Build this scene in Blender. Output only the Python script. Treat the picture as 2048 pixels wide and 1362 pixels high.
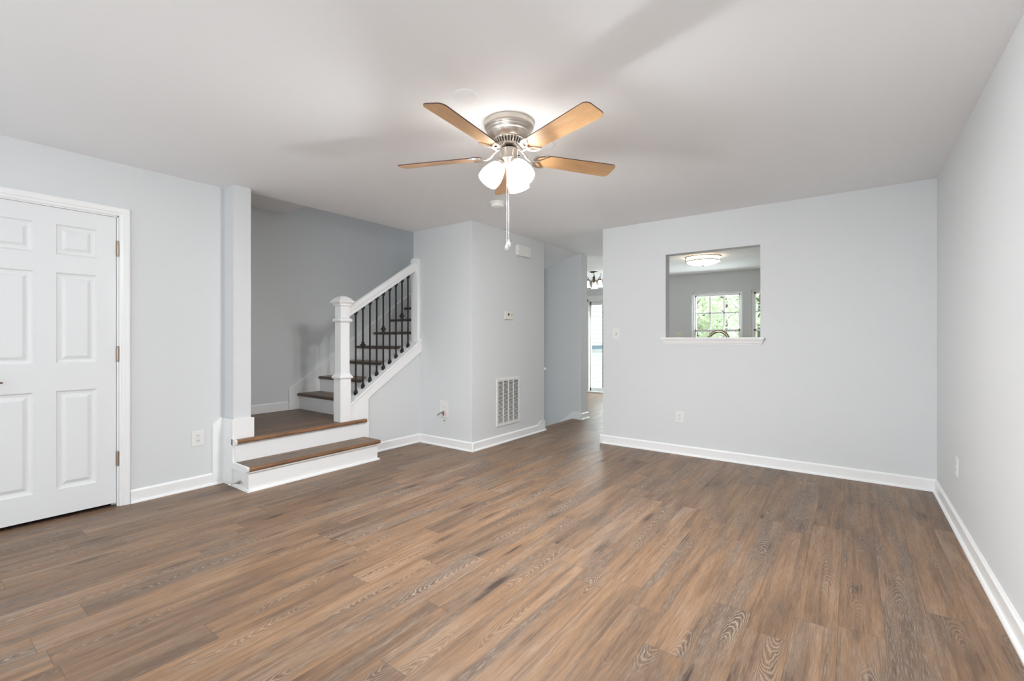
import bpy, bmesh, math, random
from mathutils import Vector, Matrix

# ------------------------------------------------------------------ scene, camera, light
for o in list(bpy.data.objects):
    bpy.data.objects.remove(o, do_unlink=True)
S = bpy.context.scene
C = S.collection
CEIL = 2.44
EYE = 1.19

cam_d = bpy.data.cameras.new('camera')
cam = bpy.data.objects.new('camera', cam_d)
C.objects.link(cam)
cam.location = (0, 0, EYE)
cam.rotation_euler = (math.radians(90), 0, math.radians(36.48))
cam_d.sensor_width = 36.0
cam_d.lens = 36.0 * 920.3 / 2048
cam_d.shift_y = -(681 - 677.5) / 2048
cam_d.clip_start = 0.02
S.camera = cam

S.view_settings.view_transform = 'Standard'
S.view_settings.look = 'None'
S.view_settings.gamma = 1.0
S.view_settings.use_curve_mapping = False
S.view_settings.exposure = 0.33

W = bpy.data.worlds.new('world')
S.world = W
W.use_nodes = True
bgn = W.node_tree.nodes['Background']
bgn.inputs[0].default_value = (0.86, 0.94, 1.0, 1)
bgn.inputs[1].default_value = 2.9

def area(name, loc, rot, sx, sy, power, col):
    d = bpy.data.lights.new(name, 'AREA')
    d.shape = 'RECTANGLE'
    d.size, d.size_y = sx, sy
    d.energy = power
    d.color = col
    o = bpy.data.objects.new(name, d)
    C.objects.link(o)
    o.location = loc
    o.rotation_euler = rot
    return o

YB = -1.6                     # street-side wall behind the camera
DAY = (0.90, 0.955, 1.0)
# daylight at the window and door openings, then an added stairwell fill
area('daylight_front_window', (-0.50, YB - 0.10, 1.45), (math.radians(90), 0, 0), 1.6, 1.5, 24, DAY)
area('daylight_sliding_door', (-3.95, 9.45, 1.25), (math.radians(-68), 0, 0), 1.3, 1.6, 40, DAY)
area('daylight_kitchen_window', (-2.04, 9.48, 1.75), (math.radians(-62), 0, 0), 0.8, 0.9, 50, DAY)
area('stairwell_fill', (-4.67, 4.2, 4.85), (0, 0, 0), 0.9, 1.6, 8, (0.97, 0.98, 1.0))  # added fill lamp brightening the stair shaft, no opening above it

# ------------------------------------------------------------------ materials
def mat(name, col, rough=0.5, metal=0.0, spec=0.5, emit=None, estr=0.0, bump=0.0, bscale=200.0):
    m = bpy.data.materials.new(name)
    m.use_nodes = True
    nt = m.node_tree
    b = nt.nodes['Principled BSDF']
    b.inputs['Base Color'].default_value = (*col, 1)
    b.inputs['Roughness'].default_value = rough
    b.inputs['Metallic'].default_value = metal
    b.inputs['Specular IOR Level'].default_value = spec
    if emit:
        b.inputs['Emission Color'].default_value = (*emit, 1)
        b.inputs['Emission Strength'].default_value = estr
    if bump:
        tc = nt.nodes.new('ShaderNodeTexCoord')
        n = nt.nodes.new('ShaderNodeTexNoise')
        n.inputs['Scale'].default_value = bscale
        n.inputs['Detail'].default_value = 3
        bp = nt.nodes.new('ShaderNodeBump')
        bp.inputs['Strength'].default_value = bump
        bp.inputs['Distance'].default_value = 0.001
        nt.links.new(tc.outputs['Object'], n.inputs['Vector'])
        nt.links.new(n.outputs['Fac'], bp.inputs['Height'])
        nt.links.new(bp.outputs['Normal'], b.inputs['Normal'])
    return m

M = {}
M['wall'] = mat('blue_grey_wall_paint', (0.725, 0.738, 0.742), 0.75, spec=0.25, bump=0.15, bscale=260)
M['ceil'] = mat('white_ceiling_paint', (0.91, 0.915, 0.925), 0.85, spec=0.15, bump=0.12, bscale=180)
M['white'] = mat('white_semigloss_trim', (0.90, 0.90, 0.895), 0.35, spec=0.45)
M['door'] = mat('white_door_paint', (0.82, 0.83, 0.835), 0.42, spec=0.4)
M['plastic'] = mat('white_plastic', (0.82, 0.815, 0.79), 0.35)
M['ivory'] = mat('ivory_plastic', (0.78, 0.76, 0.68), 0.4)
M['nickel'] = mat('brushed_nickel', (0.66, 0.61, 0.55), 0.32, 1.0)
M['nickel_dark'] = mat('dark_nickel', (0.22, 0.18, 0.15), 0.4, 1.0)
M['iron'] = mat('black_iron', (0.012, 0.012, 0.013), 0.42)
M['black'] = mat('black_rubber', (0.02, 0.02, 0.02), 0.6)
M['hole'] = mat('dark_slot', (0.04, 0.035, 0.035), 0.8)
M['vent_back'] = mat('duct_shade_paint', (0.035, 0.03, 0.03), 0.9)  # near-black colour paints in the shade behind the louvers
M['shade'] = mat('lit_frosted_glass', (0.95, 0.95, 0.95), 0.3, emit=(1.0, 0.985, 0.965), estr=9.5)
M['bulb'] = mat('lit_bulb_glass', (0.95, 0.95, 0.95), 0.3, emit=(1.0, 0.93, 0.83), estr=20.0)
M['kglobe'] = mat('lit_kitchen_diffuser', (0.95, 0.95, 0.95), 0.4, emit=(1.0, 0.80, 0.56), estr=5.0)
M['dshade'] = mat('lit_bell_glass', (0.95, 0.95, 0.93), 0.4, emit=(1.0, 0.92, 0.78), estr=1.1)
M['bronze'] = mat('oiled_bronze', (0.16, 0.11, 0.075), 0.4, 1.0)
M['steel'] = mat('faucet_steel', (0.36, 0.29, 0.21), 0.25, 1.0)
M['hinge'] = mat('hinge_metal', (0.45, 0.38, 0.31), 0.35, 1.0)
M['green'] = mat('green_wire_insulation', (0.01, 0.20, 0.10), 0.5)
M['red'] = mat('red_wire_insulation', (0.45, 0.02, 0.06), 0.5)
M['lcd'] = mat('lcd_screen', (0.10, 0.10, 0.09), 0.2)
M['siding'] = mat('white_vinyl_siding', (0.80, 0.80, 0.78), 0.6)
M['railblue'] = mat('blue_grey_rail', (0.16, 0.22, 0.27), 0.5)
M['deck'] = mat('grey_deck_boards', (0.40, 0.38, 0.36), 0.8, bump=0.3, bscale=40)
M['lawn'] = mat('lawn_green', (0.15, 0.17, 0.10), 0.9, bump=0.5, bscale=30)
M['bark'] = mat('tree_bark', (0.12, 0.10, 0.08), 0.9, bump=0.6, bscale=40)
M['blade_edge'] = mat('walnut_blade_edge', (0.10, 0.045, 0.03), 0.4)
M['counter'] = mat('speckled_counter', (0.33, 0.30, 0.27), 0.3)
M['cabinet'] = mat('kitchen_cabinet_white', (0.75, 0.74, 0.72), 0.4)
M['carpet'] = mat('stair_carpet', (0.35, 0.33, 0.31), 0.95, bump=0.5, bscale=300)

def glass_mat():
    m = bpy.data.materials.new('window_glass')
    m.use_nodes = True
    nt = m.node_tree
    nt.nodes.clear()
    out = nt.nodes.new('ShaderNodeOutputMaterial')
    t = nt.nodes.new('ShaderNodeBsdfTransparent')
    t.inputs[0].default_value = (0.93, 0.96, 0.95, 1)
    g = nt.nodes.new('ShaderNodeBsdfGlossy')
    g.inputs['Roughness'].default_value = 0.03
    mx = nt.nodes.new('ShaderNodeMixShader')
    mx.inputs[0].default_value = 0.05
    nt.links.new(t.outputs[0], mx.inputs[1])
    nt.links.new(g.outputs[0], mx.inputs[2])
    nt.links.new(mx.outputs[0], out.inputs[0])
    return m
M['glass'] = glass_mat()

def crystal_mat():
    m = bpy.data.materials.new('clear_crystal')
    m.use_nodes = True
    b = m.node_tree.nodes['Principled BSDF']
    b.inputs['Base Color'].default_value = (1, 1, 1, 1)
    b.inputs['Roughness'].default_value = 0.05
    b.inputs['Transmission Weight'].default_value = 0.85
    b.inputs['IOR'].default_value = 1.45
    return m
M['crystal'] = crystal_mat()

def leaf_mat():
    m = bpy.data.materials.new('overexposed_leaves')  # leaf tones lightened toward white to imitate overexposed daylight
    m.use_nodes = True
    nt = m.node_tree
    b = nt.nodes['Principled BSDF']
    tc = nt.nodes.new('ShaderNodeTexCoord')
    n = nt.nodes.new('ShaderNodeTexNoise')
    n.inputs['Scale'].default_value = 1.7
    r = nt.nodes.new('ShaderNodeValToRGB')
    r.color_ramp.elements[0].position = 0.3
    r.color_ramp.elements[0].color = (0.56, 0.64, 0.40, 1)
    r.color_ramp.elements[1].position = 0.7
    r.color_ramp.elements[1].color = (0.78, 0.80, 0.64, 1)
    nt.links.new(tc.outputs['Object'], n.inputs['Vector'])
    nt.links.new(n.outputs['Fac'], r.inputs['Fac'])
    nt.links.new(r.outputs['Color'], b.inputs['Base Color'])
    b.inputs['Roughness'].default_value = 0.6
    tr = nt.nodes.new('ShaderNodeBsdfTranslucent')
    nt.links.new(r.outputs['Color'], tr.inputs['Color'])
    mx = nt.nodes.new('ShaderNodeMixShader')
    mx.inputs[0].default_value = 0.5
    out = nt.nodes['Material Output']
    nt.links.new(b.outputs[0], mx.inputs[1])
    nt.links.new(tr.outputs[0], mx.inputs[2])
    nt.links.new(mx.outputs[0], out.inputs['Surface'])
    return m
M['leaf'] = leaf_mat()

class NG:
    """tiny helper to write node maths"""
    def __init__(s, m):
        s.nt = m.node_tree
    def val(s, sock, v):
        if isinstance(v, (int, float)):
            sock.default_value = v
        elif isinstance(v, (tuple, list)):
            sock.default_value = v
        else:
            s.nt.links.new(v, sock)
    def math(s, op, a, b=0.0, c=None, clamp=False):
        n = s.nt.nodes.new('ShaderNodeMath')
        n.operation = op
        n.use_clamp = clamp
        s.val(n.inputs[0], a)
        s.val(n.inputs[1], b)
        if c is not None:
            s.val(n.inputs[2], c)
        return n.outputs[0]
    def comb(s, x, y, z=0.0):
        n = s.nt.nodes.new('ShaderNodeCombineXYZ')
        for i, v in enumerate((x, y, z)):
            s.val(n.inputs[i], v)
        return n.outputs[0]
    def sep(s, v):
        n = s.nt.nodes.new('ShaderNodeSeparateXYZ')
        s.nt.links.new(v, n.inputs[0])
        return n.outputs
    def noise(s, v, scale=1.0, detail=2.0, rough=0.5, dist=0.0):
        n = s.nt.nodes.new('ShaderNodeTexNoise')
        s.nt.links.new(v, n.inputs['Vector'])
        n.inputs['Scale'].default_value = scale
        n.inputs['Detail'].default_value = detail
        n.inputs['Roughness'].default_value = rough
        n.inputs['Distortion'].default_value = dist
        return n.outputs['Fac']
    def white(s, v):
        n = s.nt.nodes.new('ShaderNodeTexWhiteNoise')
        n.noise_dimensions = '3D'
        s.nt.links.new(v, n.inputs['Vector'])
        return n.outputs['Color']
    def rng(s, v, a, b, c=0.0, d=1.0):
        n = s.nt.nodes.new('ShaderNodeMapRange')
        n.clamp = True
        s.val(n.inputs[0], v)
        for i, q in enumerate((a, b, c, d)):
            n.inputs[i + 1].default_value = q
        return n.outputs[0]
    def mix(s, f, a, b, mode='MIX'):
        n = s.nt.nodes.new('ShaderNodeMix')
        n.data_type = 'RGBA'
        n.blend_type = mode
        s.val(n.inputs[0], f)
        s.val(n.inputs[6], a)
        s.val(n.inputs[7], b)
        return n.outputs[2]
    def ramp(s, f, stops):
        n = s.nt.nodes.new('ShaderNodeValToRGB')
        e = n.color_ramp.elements
        while len(e) < len(stops):
            e.new(0.5)
        for q, (p, c) in zip(e, stops):
            q.position = p
            q.color = (*c, 1)
        s.nt.links.new(f, n.inputs['Fac'])
        return n.outputs['Color']

def plank_mat(name, width=0.152, length=1.22, phase=0.105, axis=0, tone=1.0, seams=True, gloss=0.40):
    """limed oak vinyl planks running along Y (axis 0) or X (axis 1)"""
    m = bpy.data.materials.new(name)
    m.use_nodes = True
    g = NG(m)
    nt = m.node_tree
    b = nt.nodes['Principled BSDF']
    tc = nt.nodes.new('ShaderNodeTexCoord')
    xyz = g.sep(tc.outputs['Object'])
    X, Y = (xyz[0], xyz[1]) if axis == 0 else (xyz[1], xyz[0])
    u = g.math('DIVIDE', g.math('SUBTRACT', X, phase), width)
    row = g.math('FLOOR', u)
    fx = g.math('FRACT', u)
    rr = g.sep(g.white(g.comb(row, 3.7, 1.3)))[0]
    v = g.math('ADD', g.math('DIVIDE', Y, length), rr)
    col = g.math('FLOOR', v)
    fy = g.math('FRACT', v)
    idc = g.sep(g.white(g.comb(row, col, 7.1)))
    r1, r2, r3 = idc[0], idc[1], idc[2]
    lx = g.math('ADD', g.math('MULTIPLY', fx, width), g.math('MULTIPLY', r1, 37.0))
    ly = g.math('ADD', Y, g.math('MULTIPLY', r2, 53.0))
    # slow tone drifting along the plank
    n1 = g.noise(g.comb(g.math('MULTIPLY', lx, 8.0), g.math('MULTIPLY', ly, 1.3)), 1.0, 4.0, 0.6, 0.5)
    t = g.math('ADD', g.math('MULTIPLY', g.math('SUBTRACT', n1, 0.5), 2.0), g.math('ADD', 0.24, g.math('MULTIPLY', r3, 0.56)))
    base = g.ramp(t, [(0.0, (0.190, 0.130, 0.092)), (0.22, (0.285, 0.190, 0.130)), (0.45, (0.400, 0.255, 0.158)),
                      (0.65, (0.470, 0.300, 0.185)), (0.85, (0.500, 0.345, 0.240)), (1.0, (0.53, 0.395, 0.305))])
    # grey washed zones
    n2 = g.noise(g.comb(g.math('MULTIPLY', lx, 7.5), g.math('MULTIPLY', ly, 0.8), 4.0), 1.0, 3.0, 0.55, 0.5)
    grey = g.math('MULTIPLY', g.rng(n2, 0.47, 0.64), g.rng(r2, 0.15, 0.40))
    base = g.mix(g.math('MULTIPLY', grey, 0.88), base, (0.225, 0.180, 0.155, 1))
    # pores and streaks at three widths, all long along the plank
    n3 = g.noise(g.comb(g.math('MULTIPLY', lx, 330.0), g.math('MULTIPLY', ly, 11.0), 2.0), 1.0, 2.0, 0.6)
    pores = g.rng(n3, 0.36, 0.58)
    base = g.mix(g.math('MULTIPLY', g.math('SUBTRACT', 1.0, pores), 0.36), base, (0.150, 0.100, 0.070, 1))
    n3b = g.noise(g.comb(g.math('MULTIPLY', lx, 62.0), g.math('MULTIPLY', ly, 2.2), 9.0), 1.0, 4.0, 0.62, 0.25)
    base = g.mix(g.math('MULTIPLY', g.rng(n3b, 0.48, 0.68), 0.60), base, (0.175, 0.110, 0.075, 1))
    n3c = g.noise(g.comb(g.math('MULTIPLY', lx, 28.0), g.math('MULTIPLY', ly, 1.2), 19.0), 1.0, 3.0, 0.55, 0.5)
    base = g.mix(g.math('MULTIPLY', g.rng(n3c, 0.54, 0.70), 0.66), base, (0.155, 0.105, 0.080, 1))
    base = g.mix(g.math('MULTIPLY', g.rng(n3c, 0.44, 0.28), 0.40), base, (0.56, 0.41, 0.30, 1))
    # lime caught in the grain of the grey zones
    n4 = g.noise(g.comb(g.math('MULTIPLY', lx, 380.0), g.math('MULTIPLY', ly, 14.0), 6.0), 1.0, 2.0, 0.7)
    lime = g.math('MULTIPLY', g.rng(n4, 0.50, 0.62), g.math('ADD', 0.16, g.math('MULTIPLY', grey, 0.62)))
    base = g.mix(g.math('MULTIPLY', lime, 0.80), base, (0.58, 0.51, 0.455, 1))
    # cathedral arches
    wob = g.noise(g.comb(g.math('MULTIPLY', lx, 16.0), g.math('MULTIPLY', ly, 6.0), 1.0), 1.0, 3.0, 0.55)
    cx = g.math('ADD', g.math('MULTIPLY', fx, width), g.math('MULTIPLY', g.math('SUBTRACT', g.noise(g.comb(0.0, g.math('MULTIPLY', ly, 1.6), 3.0), 1.0, 1.0), 0.5), 0.20))
    dx = g.math('SUBTRACT', cx, g.math('MULTIPLY', g.math('ADD', 0.25, g.math('MULTIPLY', r3, 0.5)), width))
    sgn = g.math('SUBTRACT', g.math('MULTIPLY', g.math('GREATER_THAN', r1, 0.5), 2.0), 1.0)
    dome = g.math('MULTIPLY', g.math('MULTIPLY', dx, dx), 4800.0)
    f = g.math('ADD', g.math('ADD', dome, g.math('MULTIPLY', g.math('MULTIPLY', ly, sgn), 46.0)), g.math('MULTIPLY', wob, 9.0))
    tri = g.math('PINGPONG', f, 1.0)
    arch = g.rng(tri, 0.66, 0.92)
    archd = g.rng(tri, 0.45, 0.05)
    near = g.rng(g.math('ABSOLUTE', dx), 0.060, 0.022)
    zone = g.math('MULTIPLY', g.rng(g.noise(g.comb(g.math('MULTIPLY', r1, 91.0), g.math('MULTIPLY', ly, 1.4), 8.0), 1.0, 1.0), 0.50, 0.57), g.math('ADD', 0.45, g.math('MULTIPLY', grey, 0.55)))
    am = g.math('MULTIPLY', near, zone)
    base = g.mix(g.math('MULTIPLY', am, g.math('MULTIPLY', archd, 0.70)), base, (0.125, 0.088, 0.066, 1))
    base = g.mix(g.math('MULTIPLY', am, g.math('MULTIPLY', arch, 0.80)), base, (0.60, 0.52, 0.455, 1))
    # knots and dark mineral streaks
    vn = nt.nodes.new('ShaderNodeTexVoronoi')
    vn.inputs['Scale'].default_value = 1.0
    nt.links.new(g.comb(g.math('MULTIPLY', lx, 9.5), g.math('MULTIPLY', ly, 2.0), 0.5), vn.inputs['Vector'])
    kn = g.math('ADD', vn.outputs['Distance'], g.math('ADD', g.math('MULTIPLY', g.math('SUBTRACT', n3b, 0.5), 0.95), g.math('MULTIPLY', g.math('SUBTRACT', wob, 0.5), 0.35)))
    pick = g.math('GREATER_THAN', g.sep(vn.outputs['Color'])[0], 0.44)
    knot = g.math('MULTIPLY', g.rng(kn, 0.17, -0.02), pick)
    halo = g.math('MULTIPLY', g.rng(kn, 0.42, 0.02), pick)
    base = g.mix(g.math('MULTIPLY', halo, 0.55), base, (0.160, 0.108, 0.085, 1))
    base = g.mix(g.math('MULTIPLY', knot, 0.85), base, (0.055, 0.042, 0.038, 1))
    if seams:
        ex = g.math('MINIMUM', fx, g.math('SUBTRACT', 1.0, fx))
        ey = g.math('MINIMUM', fy, g.math('SUBTRACT', 1.0, fy))
        sx = g.rng(g.math('MULTIPLY', ex, width), 0.0016, 0.0004)
        sy = g.rng(g.math('MULTIPLY', ey, length), 0.0018, 0.0005)
        seam = g.math('MAXIMUM', sx, sy)
        base = g.mix(g.math('MULTIPLY', seam, 0.55), base, (0.09, 0.065, 0.05, 1))
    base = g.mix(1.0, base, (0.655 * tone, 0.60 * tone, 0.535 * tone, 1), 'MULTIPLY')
    nt.links.new(base, b.inputs['Base Color'])
    nt.links.new(g.rng(n3, 0.3, 0.7, gloss + 0.06, gloss - 0.03), b.inputs['Roughness'])
    b.inputs['Specular IOR Level'].default_value = 0.34
    bp = nt.nodes.new('ShaderNodeBump')
    bp.inputs['Strength'].default_value = 0.10
    bp.inputs['Distance'].default_value = 0.0008
    nt.links.new(n3, bp.inputs['Height'])
    nt.links.new(bp.outputs['Normal'], b.inputs['Normal'])
    return m

M['floor'] = plank_mat('limed_oak_plank_floor')
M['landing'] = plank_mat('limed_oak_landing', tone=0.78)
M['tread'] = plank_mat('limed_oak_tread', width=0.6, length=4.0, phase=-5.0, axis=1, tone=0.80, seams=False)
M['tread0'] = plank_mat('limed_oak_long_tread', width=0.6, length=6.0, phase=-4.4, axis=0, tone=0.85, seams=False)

def wood_mat(name, c1, c2, sx, sy, rough=0.4, axis=0):
    m = bpy.data.materials.new(name)
    m.use_nodes = True
    g = NG(m)
    nt = m.node_tree
    tc = nt.nodes.new('ShaderNodeTexCoord')
    x = g.sep(tc.outputs['Object'])
    a, c = (x[0], x[1]) if axis == 0 else (x[1], x[0])
    n = g.noise(g.comb(g.math('MULTIPLY', a, sx), g.math('MULTIPLY', c, sy), g.math('MULTIPLY', x[2], sy)), 1.0, 4.0, 0.6, 0.6)
    f = g.rng(n, 0.35, 0.68)
    nt.links.new(g.mix(f, (*c1, 1), (*c2, 1)), nt.nodes['Principled BSDF'].inputs['Base Color'])
    nt.nodes['Principled BSDF'].inputs['Roughness'].default_value = rough
    return m
M['maple'] = wood_mat('maple_blade_veneer', (0.66, 0.405, 0.205), (0.56, 0.32, 0.145), 7.0, 38.0, 0.38)
M['nose'] = wood_mat('stained_oak_nosing', (0.30, 0.155, 0.075), (0.15, 0.075, 0.038), 60.0, 4.0, 0.35)
M['nose2'] = wood_mat('dark_oak_nosing', (0.125, 0.075, 0.050), (0.07, 0.042, 0.030), 4.0, 60.0, 0.4)

# ------------------------------------------------------------------ mesh builder
class MB:
    def __init__(s):
        s.bm = bmesh.new()
        s.mi = 0
    def _f(s, vs):
        try:
            f = s.bm.faces.new(vs)
            f.material_index = s.mi
            return f
        except ValueError:
            return None
    def box(s, x0, x1, y0, y1, z0, z1):
        v = [s.bm.verts.new(p) for p in ((x0, y0, z0), (x1, y0, z0), (x1, y1, z0), (x0, y1, z0),
                                         (x0, y0, z1), (x1, y0, z1), (x1, y1, z1), (x0, y1, z1))]
        for q in ((0, 3, 2, 1), (4, 5, 6, 7), (0, 1, 5, 4), (1, 2, 6, 5), (2, 3, 7, 6), (3, 0, 4, 7)):
            s._f([v[i] for i in q])
        return s
    def prism(s, pts, a0, a1, axis='X'):
        """polygon pts in the plane across `axis`, extruded a0..a1. X: (y,z)  Y: (x,z)  Z: (x,y)"""
        def P(p, a):
            return {'X': (a, p[0], p[1]), 'Y': (p[0], a, p[1]), 'Z': (p[0], p[1], a)}[axis]
        A = [s.bm.verts.new(P(p, a0)) for p in pts]
        B = [s.bm.verts.new(P(p, a1)) for p in pts]
        s._f(A[::-1])
        s._f(B)
        n = len(pts)
        for i in range(n):
            s._f([A[i], A[(i + 1) % n], B[(i + 1) % n], B[i]])
        return s
    def lathe(s, prof, c=(0, 0, 0), n=32, mtx=None, caps=True):
        rings = []
        for r, z in prof:
            ring = []
            for i in range(n):
                a = 2 * math.pi * i / n
                p = Vector((r * math.cos(a), r * math.sin(a), z))
                p = (mtx @ p) if mtx else p + Vector(c)
                ring.append(s.bm.verts.new(p))
            rings.append(ring)
        for A, B in zip(rings, rings[1:]):
            for i in range(n):
                s._f([A[i], A[(i + 1) % n], B[(i + 1) % n], B[i]])
        if caps:
            s._f(rings[0][::-1])
            s._f(rings[-1])
        return s
    def sq(s, prof, cx, cy):
        """square lathe: prof of (half width, z)"""
        rings = [[s.bm.verts.new((cx + a * h, cy + b * h, z)) for a, b in ((-1, -1), (1, -1), (1, 1), (-1, 1))] for h, z in prof]
        for A, B in zip(rings, rings[1:]):
            for i in range(4):
                s._f([A[i], A[(i + 1) % 4], B[(i + 1) % 4], B[i]])
        s._f(rings[0][::-1])
        s._f(rings[-1])
        return s
    def tube(s, pts, r, n=8):
        pts = [Vector(p) for p in pts]
        rs = r if isinstance(r, (list, tuple)) else [r] * len(pts)
        rings = []
        for i, p in enumerate(pts):
            d = (pts[min(i + 1, len(pts) - 1)] - pts[max(i - 1, 0)]).normalized()
            up = Vector((0, 0, 1)) if abs(d.z) < 0.9 else Vector((1, 0, 0))
            a = d.cross(up).normalized()
            b = a.cross(d).normalized()
            rings.append([s.bm.verts.new(p + (a * math.cos(t) + b * math.sin(t)) * rs[i])
                          for t in (2 * math.pi * k / n for k in range(n))])
        for A, B in zip(rings, rings[1:]):
            for k in range(n):
                s._f([A[k], A[(k + 1) % n], B[(k + 1) % n], B[k]])
        s._f(rings[0][::-1])
        s._f(rings[-1])
        return s
    def build(s, name, m, parent=None, bevel=0.0, smooth=None, seg=2):
        me = bpy.data.meshes.new(name)
        bmesh.ops.recalc_face_normals(s.bm, faces=s.bm.faces)
        s.bm.to_mesh(me)
        s.bm.free()
        for q in (m if isinstance(m, (list, tuple)) else [m]):
            me.materials.append(q)
        if smooth is not None:
            me.polygons.foreach_set('use_smooth', [True] * len(me.polygons))
            me.set_sharp_from_angle(angle=math.radians(smooth))
        o = bpy.data.objects.new(name, me)
        C.objects.link(o)
        if parent is not None:
            o.parent = parent
        if bevel:
            b = o.modifiers.new('bevel', 'BEVEL')
            b.width = bevel
            b.segments = seg
            b.limit_method = 'ANGLE'
            b.angle_limit = math.radians(40)
        return o

def tag(o, label=None, cat=None, group=None, kind=None):
    if label: o['label'] = label
    if cat: o['category'] = cat
    if group: o['group'] = group
    if kind: o['kind'] = kind
    return o
def thing(name, loc, label, cat, group=None, rz=0.0):
    o = bpy.data.objects.new(name, None)
    o.empty_display_size = 0.1
    C.objects.link(o)
    o.location = loc
    o.rotation_euler = (0, 0, rz)
    return tag(o, label, cat, group)
def structure(o, label, cat):
    return tag(o, label, cat, None, 'structure')

# ------------------------------------------------------------------ room shell
XR = 0.53; YF = 4.845; XD = -4.20; XJ = -4.03; YJ = 1.655; YJ2 = 1.79; XB = -3.225; YBMP = 3.655
YW = 9.22; XS = -5.20; YP = 6.045

b = MB()
b.prism([(0.65, YB - .1), (0.65, YW + .1), (-5.7, YW + .1), (-5.7, 6.2), (-3.25, 6.2), (-3.25, 5.0), (-3.30, 5.0), (-3.30, 3.7), (-4.1, 3.7), (-4.1, 1.72), (-5.25, 1.72), (-5.25, YB - .1)], -0.12, 0.0, 'Z')
structure(b.build('floor', M['floor']), 'brown limed oak plank floor of the empty living room', 'floor')

b = MB()
b.prism([(-4.30, YB - .1), (0.65, YB - .1), (0.65, YW + .1), (-5.7, YW + .1), (-5.7, 6.14), (-3.25, 6.14), (-3.25, 5.03), (-4.14, 5.03), (-4.14, 1.70), (-4.30, 1.70)], CEIL, CEIL + 0.26, 'Z')
structure(b.build('ceiling', M['ceil']), 'flat white ceiling above the living room and kitchen', 'ceiling')
b = MB().box(XS, -4.14, 1.70, 2.655, 2.61, 2.72)
structure(b.build('ceiling_landing', M['ceil']), 'small raised piece of ceiling above the stair landing', 'ceiling')

b = MB().box(XR, 0.65, YB - .12, YW + .12, 0, 2.5)
structure(b.build('wall_right', M['wall']), 'pale blue grey wall with a single outlet', 'wall')

b = MB()
b.box(-2.29, -1.575, YF, YF + .12, 0, 2.5).box(-0.692, XR, YF, YF + .12, 0, 2.5)
b.box(-1.575, -0.692, YF, YF + .12, 0, 1.185).box(-1.575, -0.692, YF, YF + .12, 2.072, 2.5)
structure(b.build('wall_far', M['wall']), 'pale grey wall with the pass-through opening to the kitchen', 'wall')

DY0, DY1, DZ = 0.222, 0.968, 2.062     # rough door opening
b = MB()
b.box(-4.32, XD, YB - .12, DY0, 0, 2.5).box(-4.32, XD, DY1, YJ, 0, 2.5).box(-4.32, XD, DY0, DY1, DZ, 2.5)
b.box(-4.32, XJ, YJ, YJ2, 0, 2.5)
structure(b.build('wall_left', M['wall']), 'pale blue grey wall around the white six panel door', 'wall')
b = MB().box(-5.2, -4.32, YJ2 - .12, YJ2, 0, 2.61).box(-5.2, -5.1, YB, YJ2 - .12, 0, 2.5).box(-5.2, -4.32, YB - .12, YB, 0, 2.5).box(-5.2, -4.30, YB - .12, YJ2 - .12, 2.44, 2.5)
structure(b.build('wall_closet', M['wall']), 'wall closing the landing and the closet behind the door', 'wall')
b = MB().box(XS - .12, XS, YB, 7.2, -2.2, 4.95)
structure(b.build('wall_stairwell', M['wall']), 'grey wall rising beside the stairs', 'wall')
b = MB().box(XS, -4.14, 7.08, 7.2, 2.4, 4.95).box(-4.14, -4.02, 1.70, 7.2, 2.70, 4.95).box(XS, -4.14, 1.70, 1.82, 2.72, 4.95)
structure(b.build('wall_upper', M['wall']), 'upper walls of the stair shaft', 'wall')
b = MB().box(XS - .12, -4.02, 1.70, 7.2, 4.95, 5.05)
structure(b.build('ceiling_upper', M['ceil']), 'ceiling at the top of the stair shaft', 'ceiling')

b = MB().box(-4.14, XB, YBMP, 5.06, -2.2, CEIL + .2)
structure(b.build('wall_chase', M['wall']), 'pale grey wall block with the return air grille and thermostat', 'wall')
b = MB().box(-5.7, -3.205, YP, YP + .19, -2.2, CEIL + .1)
structure(b.build('wall_partition', M['wall']), 'grey wall beside the stairs going down to the basement', 'wall')
b = MB().box(-5.82, -5.7, 6.05, YW + .12, 0, 2.5)
structure(b.build('wall_dining', M['wall']), 'side wall of the dining area', 'wall')
# under-stair panel wall, sloping top under the stringer
SL = 0.69
def ztop(y): return 0.575 + SL * (y - 2.772)
b = MB()
b.prism([(2.80, 0), (YBMP, 0), (YBMP, ztop(YBMP) - .03), (2.80, ztop(2.80) - .03)], -4.15, XJ, 'X')
structure(b.build('wall_stair', M['wall']), 'grey wall panel below the sloping stair stringer', 'wall')

# window wall at the back of the house
WA = (-2.49, -1.608, 0.62, 2.066); WB = (-1.464, -0.582, 0.62, 2.074); SD = (-4.735, -3.20, 0.0, 2.06)
b = MB()
xs = [-5.82, SD[0], SD[1], WA[0], WA[1], WB[0], WB[1], XR]
for i in range(0, 8, 2):
    b.box(xs[i], xs[i + 1], YW, YW + .12, 0, 2.5)
for q in (SD, WA, WB):
    b.box(q[0], q[1], YW, YW + .12, q[3], 2.5)
    if q[2] > 0:
        b.box(q[0], q[1], YW, YW + .12, 0, q[2])
structure(b.build('wall_kitchen', M['wall']), 'grey kitchen wall with two windows', 'wall')

# street wall behind the camera, with its window and door openings
b = MB()
b.box(-4.32, -3.55, YB - .12, YB, 0, 2.5).box(-2.55, -1.35, YB - .12, YB, 0, 2.5).box(0.38, XR, YB - .12, YB, 0, 2.5)
b.box(-3.55, -2.55, YB - .12, YB, 2.25, 2.5).box(-1.35, 0.38, YB - .12, YB, 2.25, 2.5).box(-1.35, 0.38, YB - .12, YB, 0, .65)
structure(b.build('wall_street', M['wall']), 'wall behind the viewpoint with the front window and door', 'wall')

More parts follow.
